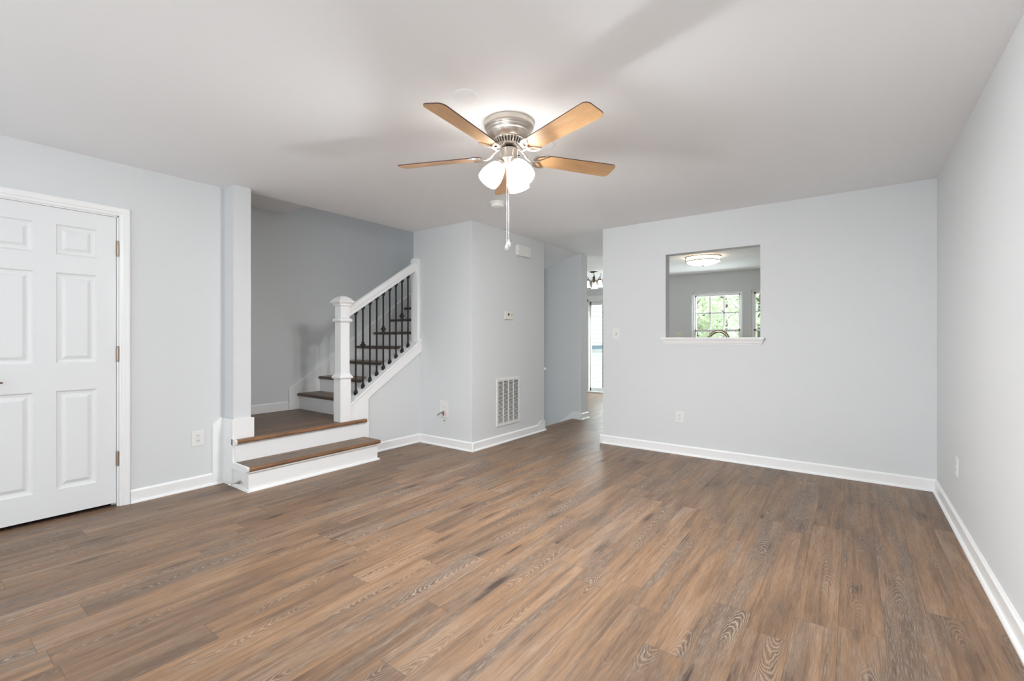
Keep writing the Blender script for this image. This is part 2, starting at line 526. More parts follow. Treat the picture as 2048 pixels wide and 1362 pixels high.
# ------------------------------------------------------------------ baseboards with shoe moulding
BH = 0.095
def baseboard(name, axis, pos, a0, a1, out, label, h=BH, th=0.014, extra=None):
    """axis 'X': board on plane x=pos running along y; out = +1/-1 side it projects to"""
    prof = [(0, 0), (th + .014, 0), (th + .013, .008), (th + .008, .015), (th, .018), (th, h - .012), (th * .55, h - .004), (th * .4, h), (0, h)]
    m = MB()
    if axis == 'X':
        m.prism([(pos + out * p, z) for p, z in prof], a0, a1, 'Y')
    else:
        m.prism([(pos + out * p, z) for p, z in prof], a0, a1, 'X')
    if extra:
        extra(m)
    return structure(m.build(name, M['white']), label, 'baseboard')
baseboard('baseboard_right', 'X', XR, YB, YF, -1, 'white baseboard along the wall with one outlet')
baseboard('baseboard_far', 'Y', YF, -2.29 - .028, XR, -1, 'white baseboard below the pass-through wall',
          extra=lambda m: m.prism([(-2.29, 0), (-2.318, 0), (-2.317, .008), (-2.312, .015), (-2.304, .018), (-2.304, BH - .012), (-2.297, BH), (-2.29, BH)], YF - .028, YF + .12, 'Y'))
baseboard('baseboard_left', 'X', XD, 1.033, YJ - .012, 1, 'white baseboard between the door and the stairs')
baseboard('baseboard_door', 'X', XD, YB, 0.155, 1, 'white baseboard on the near side of the door')
baseboard('baseboard_stair', 'X', XJ, 2.94, YBMP, 1, 'white baseboard under the stair stringer')
baseboard('baseboard_chase', 'Y', YBMP, XJ, XB + .028, -1, 'white baseboard under the outlet with loose wires')
baseboard('baseboard_grille', 'X', XB, YBMP - .028, 5.06, 1, 'white baseboard under the return air grille',
          extra=lambda m: m.prism([(4.90, .09), (4.99, .09), (5.06, .09), (5.06, .135), (4.975, .135), (4.94, .115)], XB, XB + .013, 'X').box(XB - .02, XB + .013, 5.06, 5.073, -.02, .135).box(XB - .02, XB + .028, 5.06, 5.088, 0, .018))
baseboard('baseboard_partition', 'X', -3.205, YP - .028, YP + .19 + .028, 1, 'short white baseboard on the end of the partition wall')
baseboard('baseboard_kitchen', 'Y', YW, -3.10, XR, -1, 'white baseboard under the kitchen windows')

# ------------------------------------------------------------------ closet door with casing
d = thing('door_1', (XD, 0.6, 0), 'white six panel door with three small metal hinges', 'door')
d['kind'] = 'structure'
def rel(m, name, mt, **k):
    """build in world coordinates, then hang under the door's empty"""
    par = k.pop('parent')
    o = m.build(name, mt, None, **k)
    o.parent = par
    o.matrix_parent_inverse = Matrix.Translation(par.location).inverted() if par.parent is None and par.type == 'EMPTY' else Matrix()
    return o
PY0, PY1, PZ0, PZ1 = 0.238, 0.957, 0.027, 2.052
slab_x = XD - 0.006
panels = []
for y0, y1 in ((0.343, 0.545), (0.650, 0.852)):
    for z0, z1 in ((0.196, 0.845), (1.027, 1.627), (1.747, 1.944)):
        panels.append((y0, y1, z0, z1))
m = MB()
ys = [PY0, 0.343, 0.545, 0.650, 0.852, PY1]
zs = [PZ0, 0.196, 0.845, 1.027, 1.627, 1.747, 1.944, PZ1]
for i in range(5):
    for j in range(7):
        if i in (1, 3) and j in (1, 3, 5):
            continue
        m.box(slab_x - .035, slab_x, ys[i], ys[i + 1], zs[j], zs[j + 1])
bmesh.ops.remove_doubles(m.bm, verts=m.bm.verts, dist=1e-5)
slab = rel(m, 'door_slab', M['door'], parent=d)
for y0, y1, z0, z1 in panels:
    m = MB()
    rings = []
    for ins, dep in ((0.0, 0.0), (0.008, -0.010), (0.022, -0.013), (0.030, -0.012), (0.046, -0.003), (0.050, -0.002)):
        rings.append([m.bm.verts.new((slab_x + dep, y, z)) for y, z in
                      ((y0 + ins, z0 + ins), (y1 - ins, z0 + ins), (y1 - ins, z1 - ins), (y0 + ins, z1 - ins))])
    for A, B in zip(rings, rings[1:]):
        for k in range(4):
            m._f([A[k], A[(k + 1) % 4], B[(k + 1) % 4], B[k]])
    m._f(rings[-1])
    o = rel(m, 'door_panel', M['door'], parent=d)
for z0, z1 in ((0.292, 0.388), (1.034, 1.132), (1.781, 1.879)):
    m = MB()
    m.lathe([(.0065, z0), (.0065, z1)], (XD + .004, 0.9635, 0), 10)
    m.lathe([(.0045, z0 - .006), (.0075, z0)], (XD + .004, 0.9635, 0), 10).lathe([(.0075, z1), (.0045, z1 + .006)], (XD + .004, 0.9635, 0), 10)
    m.box(XD - .008, XD - .003, 0.955, 0.9635, z0, z1)
    rel(m, 'hinge', M['hinge'], parent=d, smooth=40)
m = MB()
mt = Matrix.Translation((slab_x, 0.30, 0.924)) @ Matrix.Rotation(math.radians(90), 4, 'Y')
m.lathe([(.032, 0), (.032, .006), (.026, .010), (.011, .012), (.011, .048), (.013, .056), (.008, .060)], n=20, mtx=mt)
m.tube([(slab_x + .050, 0.30, .924), (slab_x + .052, 0.35, .924), (slab_x + .050, 0.385, .923), (slab_x + .044, 0.408, .921)], [.010, .008, .008, .006], 8)
rel(m, 'door_handle', M['nickel_dark'], parent=d, smooth=40)
# jamb and casing (profile stepped)
m = MB()
m.box(-4.32, XD, DY0, DY0 + .014, 0, DZ).box(-4.32, XD, DY1 - .008, DY1, 0, DZ).box(-4.32, XD, DY0, DY1, DZ - .008, DZ)
m.box(-4.26, slab_x - .036, DY1 - .030, DY1 - .008, 0, DZ).box(-4.26, slab_x - .036, DY0 + .014, DY0 + .036, 0, DZ).box(-4.26, slab_x - .036, DY0, DY1, DZ - .030, DZ - .008)
rel(m, 'door_jamb', M['white'], parent=d)
prof = [(0, 0), (0, .010), (.006, .013), (.020, .012), (.024, .016), (.050, .019), (.058, .017), (.060, .010), (.060, 0)]
m = MB()
def casing_path(pr, cy0, cy1, cz):
    loops = []
    for q, dep in pr:
        loops.append([(XD + dep, cy1 + q, 0.0), (XD + dep, cy1 + q, cz + q), (XD + dep, cy0 - q, cz + q), (XD + dep, cy0 - q, 0.0)])
    vs = [[m.bm.verts.new(p) for p in L] for L in loops]
    for A, B in zip(vs, vs[1:]):
        for k in range(3):
            m._f([A[k], A[k + 1], B[k + 1], B[k]])
    m._f([v[0] for v in vs])
    m._f([v[3] for v in vs])
casing_path(prof, 0.217, 0.972, 2.062)
rel(m, 'door_casing', M['white'], parent=d)
m = MB().box(-4.32, XD - .004, DY0 + .014, DY1 - .008, 0, .006)
rel(m, 'door_threshold', M['nose2'], parent=d)

# ------------------------------------------------------------------ staircase (landing steps, flight, skirts)
LZ = 0.375
st = thing('staircase', (-4.0, 2.3, 0), 'stairs with wooden treads and white risers climbing from a landing', 'staircase')
def sp(m, name, mt, **k):
    return rel(m, name, mt, parent=st, **k)
def nosing(m, y0, y1, x, z, th, axis, dr=1):
    pass
# bottom step box
m = MB().box(-4.03, -3.765, 1.655, 2.86, 0, 0.155)
sp(m, 'riser', M['white'])
m = MB()
shoe = [(-3.765, 0), (-3.744, 0), (-3.745, .008), (-3.750, .016), (-3.757, .019), (-3.765, .019)]
m.prism(shoe, 1.640, 2.862, 'Y')
m.prism([(1.655, 0), (1.640, 0), (1.641, .008), (1.645, .016), (1.655, .019)], -4.17, -3.745, 'X')
m.prism([(2.86, 0), (2.876, 0), (2.875, .008), (2.871, .016), (2.86, .019)], -4.0, -3.745, 'X')
# cove under the tread
m.prism([(-3.765, .155), (-3.745, .158), (-3.747, .150), (-3.756, .143), (-3.765, .138)], 1.652, 2.862, 'Y')
sp(m, 'shoe_moulding', M['white'])
# end cap of white moulding at the wall side of the lowest tread
m = MB()
m.prism([(-4.03, .150), (-3.768, .150), (-3.752, .156), (-3.742, .168), (-3.740, .190), (-3.748, .196), (-4.03, .196)], 1.633, 1.652, 'Y')
sp(m, 'tread_end_trim', M['white'])
def tread_round(x0, x1, y0, y1, z1, th, side):
    """tread board with a bullnose: side 'x+' or 'y-' """
    m = MB()
    z0 = z1 - th
    r = th / 2
    arc = [(math.cos(a), math.sin(a)) for a in (math.radians(q) for q in (-90, -60, -30, 0, 30, 60, 90))]
    if side == 'x+':
        pts = [(x0, z0), *[(x1 - r + c * r, z0 + r + s_ * r) for c, s_ in arc], (x0, z1)]
        m.prism(pts, y0, y1, 'Y')
    else:
        pts = [(y1, z0), *[(y0 + r - c * r, z0 + r + s_ * r) for c, s_ in arc], (y1, z1)]
        m.prism(pts, x0, x1, 'X')
    return m
TH = 0.034
def two_tone(x0, x1, y0, y1, z, side, nose_w, mt, ntm, name='tread'):
    if side == 'x+':
        t = sp(MB().box(x0, x1 - nose_w, y0, y1, z - .02, z), name, mt)
        n = tread_round(x1 - nose_w, x1, y0, y1, z, TH, side).build('nosing', ntm, None, smooth=50)
    else:
        t = sp(MB().box(x0, x1, y0 + nose_w, y1, z - .02, z), name, mt)
        n = tread_round(x0, x1, y0, y0 + nose_w, z, TH, side).build('nosing', ntm, None, smooth=50)
    n.parent = t
    n['label'] = 'rounded stained oak front edge'
    return t
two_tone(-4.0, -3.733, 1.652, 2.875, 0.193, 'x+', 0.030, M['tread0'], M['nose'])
# landing riser, landing floor and its nosing
m = MB().box(-4.08, -3.995, 1.655, 2.93, 0.15, LZ - .03)
m.box(-4.15, -4.004, 2.80, 2.93, 0.15, ztop(2.80) - .02)
m.box(-4.03, -4.004, 2.60, 2.93, 0.0, LZ - .03)
sp(m, 'riser', M['white'])
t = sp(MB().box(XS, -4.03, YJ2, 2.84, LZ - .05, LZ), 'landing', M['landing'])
n = tread_round(-4.03, -3.962, 1.645, 2.885, LZ, TH, 'x+').build('nosing', M['nose'], None, smooth=50)
n.parent = t
n['label'] = 'rounded stained oak front edge'
m = MB().prism([(-4.03, LZ - .042), (-3.966, LZ - .042), (-3.956, LZ - .03), (-3.955, LZ - .006), (-3.966, LZ + .004), (-4.03, LZ + .004)], 1.640, 1.655, 'Y')
sp(m, 'landing_end_trim', M['white'])
# white skirt wrapping the wall end beside the landing
m = MB()
m.prism([(1.563, 0.0), (1.655, 0.0), (1.655, .538), (1.622, .542), (1.563, .488)], XD, XD + .016, 'X')
m.box(XD, XJ + .004, 1.640, 1.655, 0.0, .536)
m.prism([(1.640, .155), (1.640, .536), (1.808, .536), (1.808, LZ), (1.68, LZ), (1.68, .155)], XJ, XJ + .020, 'X')
m.box(-4.32, XJ + .016, YJ2, YJ2 + .016, LZ, .536)
sp(m, 'wall_skirt', M['white'], bevel=.002)
# flight
RUN, RISE, N = 0.264, 0.18, 8
y0, z0 = 2.811, 0.56
for i in range(N):
    yn, zn = y0 + RUN * i, z0 + RISE * i
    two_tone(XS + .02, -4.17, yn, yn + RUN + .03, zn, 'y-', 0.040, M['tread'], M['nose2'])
    zb = LZ if i == 0 else zn - RISE
    sp(MB().box(XS + .02, -4.17, yn + .024, yn + .036, zb, zn - .03), 'riser', M['white'])
# far wall skirt with cap moulding
m = MB()
YE = y0 + RUN * N
def zs_(y): return 0.604 + 0.688 * (y - 2.724)
m.prism([(2.724, LZ), (2.724, zs_(2.724)), (YE, zs_(YE)), (YE, zs_(YE) - .55), (3.0, LZ)], XS, XS + .018, 'X')
sp(m, 'skirt_board', M['white'])
m = MB()
m.prism([(2.724, zs_(2.724) - .075), (2.724, zs_(2.724)), (YE, zs_(YE)), (YE, zs_(YE) - .088), (2.80, zs_(2.80) - .085), (2.80, LZ), (2.724, LZ)], XS + .018, XS + .028, 'X')
m.prism([(2.712, LZ), (2.712, zs_(2.724) + .006), (YE, zs_(YE) + .014), (YE, zs_(YE) - .006), (2.732, zs_(2.724) - .010), (2.732, LZ)], XS, XS + .034, 'X')
sp(m, 'skirt_moulding', M['white'], bevel=.002)
m = MB()
m.prism([(XS, LZ), (XS + .014, LZ), (XS + .014, LZ + .088), (XS + .006, LZ + .098), (XS, LZ + .098)], 1.80, 2.715, 'Y')
sp(m, 'landing_baseboard', M['white'])
# near stringer: white sloping curb with cap bead
m = MB()
YT = YBMP + .012
m.prism([(2.72, LZ), (2.72, ztop(2.72)), (YT, ztop(YT)), (YT, ztop(YT) - .145), (2.961, 0.592), (2.93, 0.56), (2.93, LZ - .03), (2.80, LZ - .03)], XJ, XJ + .022, 'X')
m.prism([(2.72, ztop(2.72) - .04), (2.72, ztop(2.72)), (YBMP, ztop(YBMP)), (YBMP, ztop(YBMP) - .04)], -4.21, XJ + .01, 'X')
m.prism([(2.80, LZ), (2.80, ztop(2.80)), (YBMP, ztop(YBMP)), (YBMP, ztop(YBMP) - .42), (3.15, LZ)], -4.21, -4.15, 'X')
sp(m, 'stringer', M['white'])
m = MB()
m.prism([(2.725, ztop(2.725) - .020), (2.725, ztop(2.725) + .006), (YT + .004, ztop(YT) + .006), (YT + .004, ztop(YT) - .020)], XJ + .004, XJ + .034, 'X')
sp(m, 'stringer_bead', M['white'], bevel=.006, seg=3)

# ------------------------------------------------------------------ balustrade
rl = thing('stair_railing', (-4.055, 2.66, LZ), 'white stair railing with black iron balusters and a boxed newel post', 'railing')
def rp(m, name, mt, **k):
    return rel(m, name, mt, parent=rl, **k)
NX, NY = -4.054, 2.661
m = MB()
m.sq([(.0585, LZ), (.0585, .795)], NX, NY)
m.sq([(.0585, .795), (.070, .800), (.074, .812), (.070, .822), (.058, .832), (.052, .850), (.0495, .862)], NX, NY)
m.sq([(.0495, .862), (.0495, 1.350)], NX, NY)
m.sq([(.0495, 1.350), (.060, 1.356), (.069, 1.366), (.069, 1.378), (.060, 1.388), (.0495, 1.394)], NX, NY)
m.sq([(.0495, 1.394), (.0495, 1.512)], NX, NY)
post = rp(m, 'newel_post', M['white'], bevel=.002)
m = MB()
m.sq([(.0495, 1.508), (.060, 1.514), (.063, 1.522), (.060, 1.528), (.070, 1.534), (.074, 1.542), (.084, 1.548), (.085, 1.558),
      (.076, 1.566), (.070, 1.572), (.056, 1.590), (.036, 1.604), (.015, 1.612), (.004, 1.614)], NX, NY)
o = m.build('newel_cap', M['white'], None, bevel=.0015)
o.parent = post
# handrail
RX = -4.09
def zr(y): return 1.427 + 0.650 * (y - 2.772)
m = MB()
cr = [(-.026, 0), (.026, 0), (.026, .030), (.034, .036), (.037, .052), (.035, .070), (.026, .082), (.012, .088), (-.012, .088), (-.026, .082), (-.035, .070), (-.037, .052), (-.034, .036), (-.026, .030)]
ya, yb = NY + .045, 3.625
A = [m.bm.verts.new((RX + p, ya, zr(ya) + q * 1.17)) for p, q in cr]
B = [m.bm.verts.new((RX + p, yb, zr(yb) + q * 1.17)) for p, q in cr]
m._f(A[::-1]); m._f(B)
for i in range(len(cr)):
    m._f([A[i], A[(i + 1) % len(cr)], B[(i + 1) % len(cr)], B[i]])
rp(m, 'handrail', M['white'], smooth=35)
# half post on the wall
m = MB()
m.prism([(-4.140, ztop(3.62) - .01), (-4.030, ztop(3.62) - .01), (-4.030, 2.110), (-4.036, 2.118), (-4.060, 2.126), (-4.110, 2.126), (-4.134, 2.118), (-4.140, 2.110)], 3.617, YBMP, 'Y')
m.box(-4.146, -4.139, 3.611, YBMP, 2.045, 2.100)
rp(m, 'half_newel', M['white'], bevel=.004)
# balusters
def collar(m, x, y, z, h, sl):
    s = .013
    vs = []
    for (hw, dz) in ((.0135, 0), (.0145, h * .62), (.0100, h * .70), (.0100, h)):
        vs.append([m.bm.verts.new((x + a * hw, y + bb * hw, z + dz + (sl * bb * hw if dz == 0 else sl * bb * hw * .25))) for a, bb in ((-1, -1), (1, -1), (1, 1), (-1, 1))])
    for A, B in zip(vs, vs[1:]):
        for k in range(4):
            m._f([A[k], A[(k + 1) % 4], B[(k + 1) % 4], B[k]])
    m._f(vs[0][::-1]); m._f(vs[-1])
for i in range(9):
    y = 2.839 + .0861 * i
    zb, zt = ztop(y), zr(y)
    m = MB().box(RX - .0065, RX + .0065, y - .0065, y + .0065, zb - .005, zt + .012)
    bal = rp(m, 'baluster', M['iron'])
    m = MB()
    collar(m, RX, y, zb, .046, SL)
    o = m.build('baluster_shoe', M['iron'], None); o.parent = bal
    m = MB()
    collar(m, RX, y, zt, -.040, .65)
    o = m.build('baluster_shoe', M['iron'], None); o.parent = bal
    if i in (1, 4, 7):
        zk = {1: 1.126, 4: 1.295, 7: 1.447}[i]
        m = MB().sq([(.007, zk - .034), (.012, zk - .030), (.012, zk - .022), (.009, zk - .020), (.013, zk - .012), (.0215, zk - .003), (.0215, zk + .003),
                     (.013, zk + .012), (.009, zk + .020), (.012, zk + .022), (.012, zk + .030), (.007, zk + .034)], RX, y)
        o = m.build('knuckle', M['iron'], None); o.parent = bal

# ------------------------------------------------------------------ basement stairs
bs = thing('basement_stairs', (-3.3, 5.55, 0), 'stairs going down to the basement through the hall opening', 'staircase')
n = tread_round(-3.35, -3.232, 5.075, YP - .015, 0.0015, TH, 'x+')
rel(n, 'nosing', M['nose'], parent=bs, smooth=50)
for i in range(1, 7):
    x = -3.25 - .25 * (i - 1)
    rel(MB().box(x - .28, x, 5.075, YP - .015, -.185 * i - .03, -.185 * i), 'tread', M['carpet'], parent=bs)
    rel(MB().box(x - .012, x, 5.075, YP - .015, -.185 * i, -.185 * (i - 1) - .03), 'riser', M['white'], parent=bs)
m = MB()
m.prism([(-3.190, 0.0), (-3.190, .112), (-3.335, .112), (-5.0, -1.125), (-5.0, -1.38), (-3.30, -.12), (-3.25, 0)], YP - .014, YP, 'Y')
rel(m, 'skirt_board', M['white'], parent=bs, bevel=.002)
rel(MB().prism([(YP - .014, 0), (YP - .028, 0), (YP - .026, .010), (YP - .018, .018), (YP - .014, .018)], -3.25, -3.18, 'X'), 'shoe_moulding', M['white'], parent=bs)
structure(MB().prism([(-3.25, CEIL), (-3.25, CEIL + .1), (-5.2, CEIL - .44), (-5.2, CEIL - .54)], 5.04, YP + .02, 'Y').build('ceiling_basement_stairs', M['ceil']), 'white sloping soffit over the basement stairs', 'ceiling')
hr = thing('basement_handrail', (-3.3, 5.085, .78), 'short white handrail end showing at the basement stair opening', 'handrail')
rel(MB().tube([(-3.235, 5.105, .800), (-3.30, 5.105, .775), (-4.6, 5.105, -.20)], [.020, .022, .022], 10), 'rail', M['white'], parent=hr, smooth=50)
for x in (-3.31, -4.3):
    z = .775 + .75 * (x + 3.30)
    rel(MB().tube([(x, 5.06, z - .055), (x, 5.09, z - .06), (x, 5.105, z - .018)], [.012, .006, .006], 8), 'bracket', M['hinge'], parent=hr)

# ------------------------------------------------------------------ ceiling fan
FX, FY = -1.600, 2.135
fan = thing('ceiling_fan', (FX, FY, CEIL), 'five blade brushed nickel hugger ceiling fan with maple blades and three lit shades', 'ceiling fan')
m = MB()
m.lathe([(.139, 0), (.1425, -.003), (.1425, -.030), (.139, -.035), (.131, -.037), (.130, -.040), (.133, -.045), (.131, -.050), (.124, -.052), (.123, -.055),
         (.126, -.060), (.124, -.066), (.117, -.068), (.114, -.074), (.104, -.092), (.094, -.100), (.090, -.104)], n=64)
housing = m.build('motor_housing', M['nickel'], fan, smooth=30)
m = MB()
m.lathe([(.093, -.100), (.095, -.103), (.093, -.107), (.088, -.108)], n=64)
m.lathe([(.068, -.134), (.074, -.132), (.074, -.137), (.055, -.140), (.030, -.141)], n=64)
for k in range(30):
    a = 2 * math.pi * k / 30
    da = .058
    vs = []
    for r, z in ((.0905, -.106), (.0715, -.134)):
        for s_ in (-1, 1):
            for rr_ in (0, -.006):
                vs.append(m.bm.verts.new(((r + rr_) * math.cos(a + s_ * da), (r + rr_) * math.sin(a + s_ * da), z)))
    for q in ((0, 2, 6, 4), (1, 3, 7, 5), (0, 1, 5, 4), (2, 3, 7, 6)):
        m._f([vs[i] for i in q])
o = m.build('vent_ring', M['nickel'], fan, smooth=30)
MB().lathe([(.080, -.098), (.060, -.139)], n=32).build('motor_core', M['hole'], fan, smooth=40)
MB().lathe([(.045, -.137), (.030, -.142), (.021, -.146), (.021, -.158)], n=24).build('neck', M['black'], fan, smooth=40)
m = MB()
m.lathe([(.046, -.152), (.0505, -.155), (.0515, -.160), (.0515, -.205), (.055, -.209), (.055, -.215), (.050, -.220), (.046, -.226), (.036, -.240), (.025, -.256), (.020, -.266),
         (.012, -.272), (.010, -.285), (.004, -.290)], n=40)
o = m.build('switch_housing', M['nickel'], fan, smooth=30)
mm = MB()
mm.lathe([(.004, 0), (.004, .010)], n=8, mtx=Matrix.Translation((.050, .020, -.195)) @ Matrix.Rotation(math.radians(90), 4, 'Y'))
q = mm.build('reverse_switch', M['black'], fan)
# blades
BZ = -0.190
def blade_outline():
    """half widths along the length, from root to tip"""
    top, bot = [], []
    L0, L1 = .165, .690
    for t in (0, .02, .06, .2, .4, .6, .8, .93):
        w = .050 + .016 * t ** .8
        if t == 0: w = .036
        if t == .02: w = .044
        top.append((L0 + (L1 - L0) * t, w)); bot.append((L0 + (L1 - L0) * t, -w))
    for a in (15, 40, 65, 90):
        a = math.radians(a)
        x, yv = L1 - .036 + .036 * math.sin(a), .066 - .030 + .030 * math.cos(a)
        top.append((x, yv)); bot.append((x, -yv))
    return top + bot[::-1]
OUT = blade_outline()
TILT = math.radians(12.5)
protos = {}
def blade_meshes():
    m = MB()
    m.prism(OUT, -.003, .003, 'Z')
    for f in m.bm.faces:
        f.material_index = 0 if abs(f.normal.z) > .5 or len(f.verts) > 4 else 1
    return m
first = None
for k, ang in enumerate((-17.6, 57.0, 130.0, -158.0, -83.8)):
    Rz = Matrix.Rotation(math.radians(ang), 4, 'Z')
    if k == 0:
        m = blade_meshes()
        bl = m.build('fan_blade', [M['maple'], M['blade_edge']], None)
        bl.parent = fan
        bm_ = bl.data
    else:
        bl = first.copy(); C.objects.link(bl); bl.parent = fan
    # +w edge lower: tilt about the blade's own long axis
    bl.matrix_local = Rz @ Matrix.Translation((0, 0, BZ)) @ Matrix.Rotation(-TILT, 4, 'X')
    if k == 0:
        first = bl
        m = MB()
        # arm leaving the motor, dipping and reaching the blade
        inv = (Matrix.Translation((0, 0, BZ)) @ Matrix.Rotation(-TILT, 4, 'X')).inverted()
        arm = [(.046, 0, -.139), (.070, 0, -.145), (.092, 0, -.165), (.112, 0, -.190), (.135, 0, -.203), (.165, 0, -.202), (.185, 0, -.199)]
        m.tube([inv @ Vector(p) for p in arm], [.009, .010, .008, .007, .007, .008, .008], 8)
        # two crescent horns and an inner ring under the blade
        def crescent(pts_c, ws, z=-.0065):
            L, R_ = [], []
            for i, p in enumerate(pts_c):
                a = Vector(pts_c[max(i - 1, 0)]); c = Vector(pts_c[min(i + 1, len(pts_c) - 1)])
                dd = (c - a).normalized()
                nn = Vector((-dd.y, dd.x))
                L.append(Vector(p) + nn * ws[i]); R_.append(Vector(p) - nn * ws[i])
            poly = [(v.x, v.y) for v in L] + [(v.x, v.y) for v in R_[::-1]]
            n_ = len(pts_c)
            T = [m.bm.verts.new((x, y, z - .004)) for x, y in poly]
            Bm = [m.bm.verts.new((x, y, z + .0035)) for x, y in poly]
            for i in range(n_ - 1):
                j = 2 * n_ - 1 - i
                m._f([T[i], T[i + 1], T[j - 1], T[j]])
                m._f([Bm[i], Bm[i + 1], Bm[j - 1], Bm[j]])
            for i in range(2 * n_):
                m._f([T[i], T[(i + 1) % (2 * n_)], Bm[(i + 1) % (2 * n_)], Bm[i]])
        for s_ in (1, -1):
            crescent([Vector((.158, s_ * .004)), Vector((.162, s_ * .024)), Vector((.172, s_ * .042)), Vector((.192, s_ * .053)), Vector((.215, s_ * .056)), Vector((.238, s_ * .052))],
                     [.006, .008, .008, .007, .005, .001])
            crescent([Vector((.160, s_ * .006)), Vector((.182, s_ * .012)), Vector((.200, s_ * .024)), Vector((.212, s_ * .038)), Vector((.226, s_ * .049))], [.005, .004, .0035, .003, .001])
        m.lathe([(.006, -.013), (.006, -.005)], (.178, 0, 0), 10)
        iron = m.build('blade_iron', M['nickel'], bl, smooth=40)
        iron['label'] = 'nickel crescent bracket'
    else:
        c = iron.copy(); C.objects.link(c); c.parent = bl
# light kit, with the lamps' own light at the mouths of the shades
FANW = 138.0
for k, ang in enumerate((231.5, -10.0, 97.0)):
    a = math.radians(ang)
    dirv = Vector((math.cos(a) * math.sin(math.radians(36)), math.sin(a) * math.sin(math.radians(36)), -math.cos(math.radians(36))))
    org = Vector((math.cos(a) * .040, math.sin(a) * .040, -.228))
    R3 = dirv.to_track_quat('Z', 'Y').to_matrix().to_4x4()
    mt = Matrix.Translation(org) @ R3
    m = MB().lathe([(.010, -.012), (.013, .0), (.022, .004), (.029, .012), (.030, .026), (.026, .028)], n=24, mtx=mt)
    fit = m.build('lamp_fitter', M['nickel'], fan, smooth=40)
    m = MB().lathe([(.024, .022), (.030, .026), (.041, .036), (.050, .056), (.058, .082), (.0635, .108), (.0635, .130), (.0615, .150), (.0585, .150), (.0605, .130), (.0600, .108), (.055, .082),
                    (.047, .056), (.038, .038), (.026, .029)], n=36, mtx=mt, caps=False)
    sh = m.build('lamp_shade', M['shade'], None, smooth=60)
    sh.parent = fan
    sh['label'] = 'glowing frosted tulip glass shade'
    m = MB().lathe([(.012, .030), (.014, .050), (.024, .075), (.026, .092), (.020, .108), (.006, .114)], n=20, mtx=mt)
    bu = m.build('bulb', M['bulb'], None, smooth=60)
    bu.parent = sh
    ld = bpy.data.lights.new('fan_lamp_light', 'POINT')
    ld.energy = FANW
    ld.color = (0.965, 0.985, 1.0)
    ld.shadow_soft_size = .045
    lo = bpy.data.objects.new('fan_lamp_light', ld)
    C.objects.link(lo)
    lo.parent = fan
    lo.location = mt @ Vector((0, 0, .102))
# pull chains
for k, (ax, zend, off) in enumerate(((-.013, -.735, 0), (-.002, -.715, 1))):
    c0 = Vector((math.cos(math.radians(-53.5)) * .030, math.sin(math.radians(-53.5)) * .030, 0))
    rt = Vector((math.cos(math.radians(36.5)), math.sin(math.radians(36.5)), 0))
    p = c0 + rt * ax
    m = MB()
    m.tube([(p.x, p.y, -.240), (p.x, p.y, zend + .03)], .0008, 6)
    for j in range(38):
        z = -.25 - j * (abs(zend) - .29) / 37
        m.lathe([(.0004, -.0018), (.0014, 0), (.0004, .0018)], (p.x, p.y, z), 6)
    ch = m.build('pull_chain', M['plastic'], fan, smooth=60)
    m = MB().lathe([(.002, .034), (.005, .028), (.004, .024), (.010, .016), (.0125, .004), (.010, -.008), (.003, -.014)], (p.x, p.y, zend), 12)
    cr_ = m.build('pendant', M['crystal'], None, smooth=25)
    cr_.parent = ch
    cr_['label'] = 'clear crystal pull'

# ------------------------------------------------------------------ small ceiling and wall fittings
def ceiling_cover(loc, label):
    o = MB().lathe([(.069, 0), (.070, -.003), (.066, -.007), (.055, -.0085), (.020, -.0095), (.002, -.010)], n=48).build('ceiling_cover_plate', M['ceil'], smooth=60)
    o.location = loc
    return tag(o, label, 'cover plate', 'round blank covers on the ceiling')
ceiling_cover((-1.599, 1.762, CEIL), 'round white blank cover on the ceiling, in the open above the fan motor')
ceiling_cover((-1.595, 2.506, CEIL), 'round white blank cover on the ceiling, half hidden behind the fan blades')
sd = thing('smoke_detector', (-2.615, 3.31, CEIL), 'round white smoke detector on the ceiling beyond the fan', 'smoke detector')
MB().lathe([(.068, 0), (.070, -.003), (.069, -.010), (.062, -.012)], n=40).build('base_ring', M['plastic'], sd, smooth=40)
MB().lathe([(.058, -.010), (.060, -.014), (.059, -.036), (.054, -.044), (.040, -.048), (.004, -.050)], n=40).build('body', M['plastic'], sd, smooth=40)

# door chime box on the chase wall
ch = thing('door_chime', (XB, 4.560, 2.245), 'white door chime box high on the wall near the hall opening', 'door chime')
MB().prism([(-.133, -.058), (-.133, .058), (-.122, .066), (.122, .066), (.133, .058), (.133, -.058), (.10, -.064), (0, -.060), (-.10, -.064)], .004, .050, 'X').build('cover', M['plastic'], ch, bevel=.008, seg=3)
MB().box(0, .006, -.125, .125, -.055, .055).build('back_plate', M['plastic'], ch)

th = thing('thermostat', (XB, 4.282, 1.462), 'small ivory thermostat on the wall above the return grille', 'thermostat')
MB().box(0, .022, -.076, .076, -.046, .046).build('body', M['ivory'], th, bevel=.004)
MB().box(.0215, .023, -.030, .002, -.004, .022).build('screen', M['lcd'], th)
for z in (.018, -.006):
    MB().prism([(.040, z - .005), (.054, z - .005), (.047, z + .007)], .0215, .024, 'X').build('button', M['nickel_dark'], th)
MB().box(.0215, .0228, -.030, .030, -.034, -.022).build('label_strip', M['plastic'], th)

